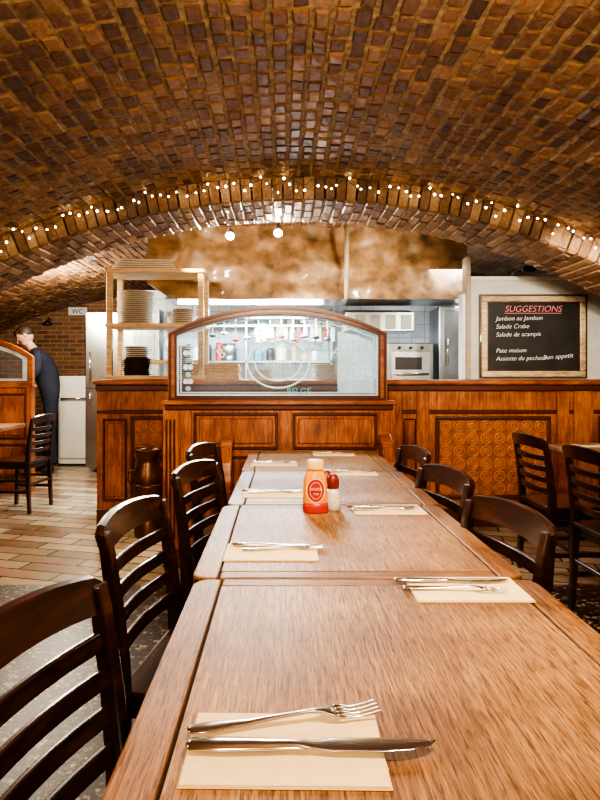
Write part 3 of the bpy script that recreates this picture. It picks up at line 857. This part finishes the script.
# ---------------- waiter ----------------
def skinmesh(name,verts,edges,radii,mat,parent,root=0,sub=2):
    me=bpy.data.meshes.new(name); me.from_pydata(verts,edges,[]); me.materials.append(M[mat])
    o=place(me,name,(0,0,0),0,parent)
    m_=o.modifiers.new('s','SKIN'); m_.use_smooth_shade=True
    for i,r in enumerate(radii):
        d=me.skin_vertices[0].data[i]; d.radius=r if isinstance(r,tuple) else (r,r); d.use_root=(i==root)
    s=o.modifiers.new('ss','SUBSURF'); s.levels=sub; s.render_levels=sub
    return o
W=bpy.data.objects.new('waiter',None); COL.objects.link(W); W.location=(-2.90,7.5,0); W.rotation_euler=(0,0,.35)
v=[(0,0,.96),(-.02,0,1.13),(-.08,0,1.31),(-.16,0,1.46),(-.22,0,1.55),
   (-.15,-.18,1.46),(-.15,-.245,1.24),(-.33,-.20,1.12),
   (-.15,.18,1.46),(-.15,.245,1.24),(-.33,.20,1.12),
   (0,-.10,.88),(-.015,-.11,.50),(.04,-.11,.09),
   (0,.10,.88),(-.05,.11,.50),(-.06,.11,.09)]
e=[(0,1),(1,2),(2,3),(3,4),(3,5),(5,6),(6,7),(3,8),(8,9),(9,10),(0,11),(11,12),(12,13),(0,14),(14,15),(15,16)]
r=[(.13,.16),(.12,.15),(.135,.17),(.12,.14),(.055,.055),.072,.055,.038,.072,.055,.038,(.095,.09),.070,.052,(.095,.09),.070,.052]
skinmesh('clothed_body',v,e,r,'cloth',W)
for sg in (-1,1):
    hv=[(-.32,sg*.20,1.125),(-.365,sg*.195,1.105),(-.40,sg*.19,1.09)]; he=[(0,1),(1,2)]; hr=[.026,(.030,.018),(.032,.016)]
    for k in range(4):
        yy=sg*.19+(k-1.5)*.018; ln=[.06,.072,.068,.052][k]; i0=len(hv)
        hv+=[(-.41,yy,1.085),(-.41-ln*.55,yy,1.075),(-.41-ln,yy,1.05)]; he+=[(2,i0),(i0,i0+1),(i0+1,i0+2)]; hr+=[.010,.009,.007]
    i0=len(hv); hv+=[(-.375,sg*.155,1.09),(-.415,sg*.14,1.075)]; he+=[(1,i0),(i0,i0+1)]; hr+=[.011,.008]
    skinmesh('hand_'+('left' if sg<0 else 'right'),hv,he,hr,'skin',W,0,1)
    fv=[(.04 if sg<0 else -.06,sg*.11,.07),(-.02 if sg<0 else -.12,sg*.115,.045),(-.12 if sg<0 else -.22,sg*.12,.035)]
    skinmesh('shoe_'+('left' if sg<0 else 'right'),fv,[(0,1),(1,2)],[(.045,.05),(.042,.04),(.035,.03)],'shoe',W,0,1)
b=B()
HM=Matrix.Translation((-.305,0,1.70))@Matrix.Rotation(math.radians(-38),4,'Y')
b.tube([(-.20,0,1.52),(-.25,0,1.59),(-.28,0,1.65)],[.060,.054,.052],'skin',14)
b.sph((0,0,0),.110,'skin',sx=.92,sy=.74,sz=1.0,u=24,v=16,mx=HM)
b.sph((-.035,0,-.068),.064,'skin',sx=.95,sy=.88,sz=.95,u=18,v=12,mx=HM)
b.loft([(-.122,0,.012,-.032,.012),(-.112,0,.012,-.02,.012),(-.102,0,.009,.0,.014),(-.092,0,.006,.02,.012)],'skin',HM)
for s in (-1,1):
    b.sph((-.090,s*.03,.004),.011,'white',sx=.6,mx=HM,u=10,v=8); b.sph((-.097,s*.03,.004),.005,'hair',mx=HM,u=8,v=6)
    b.box(-.102,-.090,s*.03-.016,s*.03+.016,.022,.029,'hair',.003,mx=HM)
    b.sph((.01,s*.082,-.005),.03,'skin',sx=.6,sy=.35,sz=1,mx=HM)
b.box(-.099,-.089,-.02,.02,-.068,-.062,'red',.002,mx=HM)
b.sph((.022,0,.028),.109,'hair',sx=.95,sy=.80,sz=.92,u=24,v=16,mx=HM)
b.sph((-.03,0,.070),.063,'hair',sx=1.05,sy=1.0,sz=.65,u=18,v=12,mx=HM)
hd=b.build('head'); hd.parent=W

# ---------------- lights ----------------
def light(name,kind,loc,power,col,size=.1,rot=None,spot=None,blend=.5,sy=None):
    l=bpy.data.lights.new(name,kind); l.energy=power; l.color=col
    if kind=='AREA':
        l.size=size
        if sy: l.shape='RECTANGLE'; l.size_y=sy
    else: l.shadow_soft_size=size
    if kind=='SPOT': l.spot_size=spot; l.spot_blend=blend
    o=bpy.data.objects.new(name,l); COL.objects.link(o); o.location=loc
    if rot: o.rotation_euler=rot
    return o
WARM=(1,.76,.50)
light('sconce_light_1','POINT',(-2.3,1.3,1.75),36,WARM,.10)
light('sconce_light_2','POINT',(2.6,1.5,1.75),36,WARM,.10)
light('ceiling_light_1','POINT',(.5,.9,2.0),40,(1,.81,.58),.08)
light('ceiling_light_2','POINT',(-.3,-1.2,1.85),70,(1,.81,.58),.12)
def aim(o,t):
    o.rotation_euler=(Vector(t)-o.location).to_track_quat('-Z','Y').to_euler()
s=light('table_spot','SPOT',(.2,1.3,2.25),42,(1,.85,.63),.06,spot=1.9,blend=.9); aim(s,(.15,2.2,.75))
s=light('partition_spot','SPOT',(-.2,.6,2.2),100,(1,.82,.57),.06,spot=1.0,blend=.9); aim(s,(0,4.0,1.0))
s=light('counter_fill_spot','SPOT',(1.3,1.6,2.1),75,(1,.82,.57),.06,spot=.8,blend=.9); aim(s,(1.8,4.8,.9))  # unseen fill, added to brighten the leather panels of the counter
for px in (230,278):
    s=light('kitchen_spot','SPOT',(X(px,4.93),4.88,2.30),45,(1,.90,.74),.03,spot=2.6,blend=.6); aim(s,(X(px,4.9),4.0,1.9))
s=light('canopy_spot_1','SPOT',(X(150,4.9)+.3,4.75,2.12),13,(1,.88,.68),.04,spot=2.2,blend=.8); aim(s,(-.3,5.35,2.2))
s=light('canopy_spot_2','SPOT',(.8,4.75,2.12),13,(1,.88,.68),.04,spot=2.2,blend=.8); aim(s,(.7,5.35,2.2))
light('kitchen_light_1','AREA',(-.3,6.0,1.84),75,(.78,.91,1),1.2,(0,0,0),sy=.5)
light('kitchen_light_2','AREA',(1.6,5.5,2.15),14,(.95,.97,1),.6)
light('pass_light','POINT',(0.2,5.15,1.75),10,(1,.95,.88),.08)
light('corridor_light','POINT',(-2.4,6.6,2.0),60,(1,.88,.70),.1)
light('corridor_light_2','POINT',(-2.2,4.9,1.98),42,(1,.86,.66),.1)
s=light('menu_fill_spot','SPOT',(1.7,3.3,1.98),30,(1,.93,.80),.05,spot=1.3,blend=.8); aim(s,(2.0,4.8,1.5))  # added fill without a fixture, lifts the chalkboard and its frame

w=bpy.data.worlds.new('world'); SC.world=w; w.use_nodes=True
w.node_tree.nodes['Background'].inputs[0].default_value=(1,.8,.6,1); w.node_tree.nodes['Background'].inputs[1].default_value=.05

cam=bpy.data.cameras.new('camera'); co=bpy.data.objects.new('camera',cam); COL.objects.link(co)
co.location=(0,0,CH); co.rotation_euler=(math.pi/2,0,0)
cam.sensor_fit='VERTICAL'; cam.sensor_height=36; cam.lens=27; cam.shift_x=.02125; cam.shift_y=-.03; cam.clip_start=.02
SC.camera=co
SC.view_settings.view_transform='AgX'
try: SC.view_settings.look='AgX - High Contrast'
except Exception as ex: print(ex)
SC.view_settings.exposure=.95
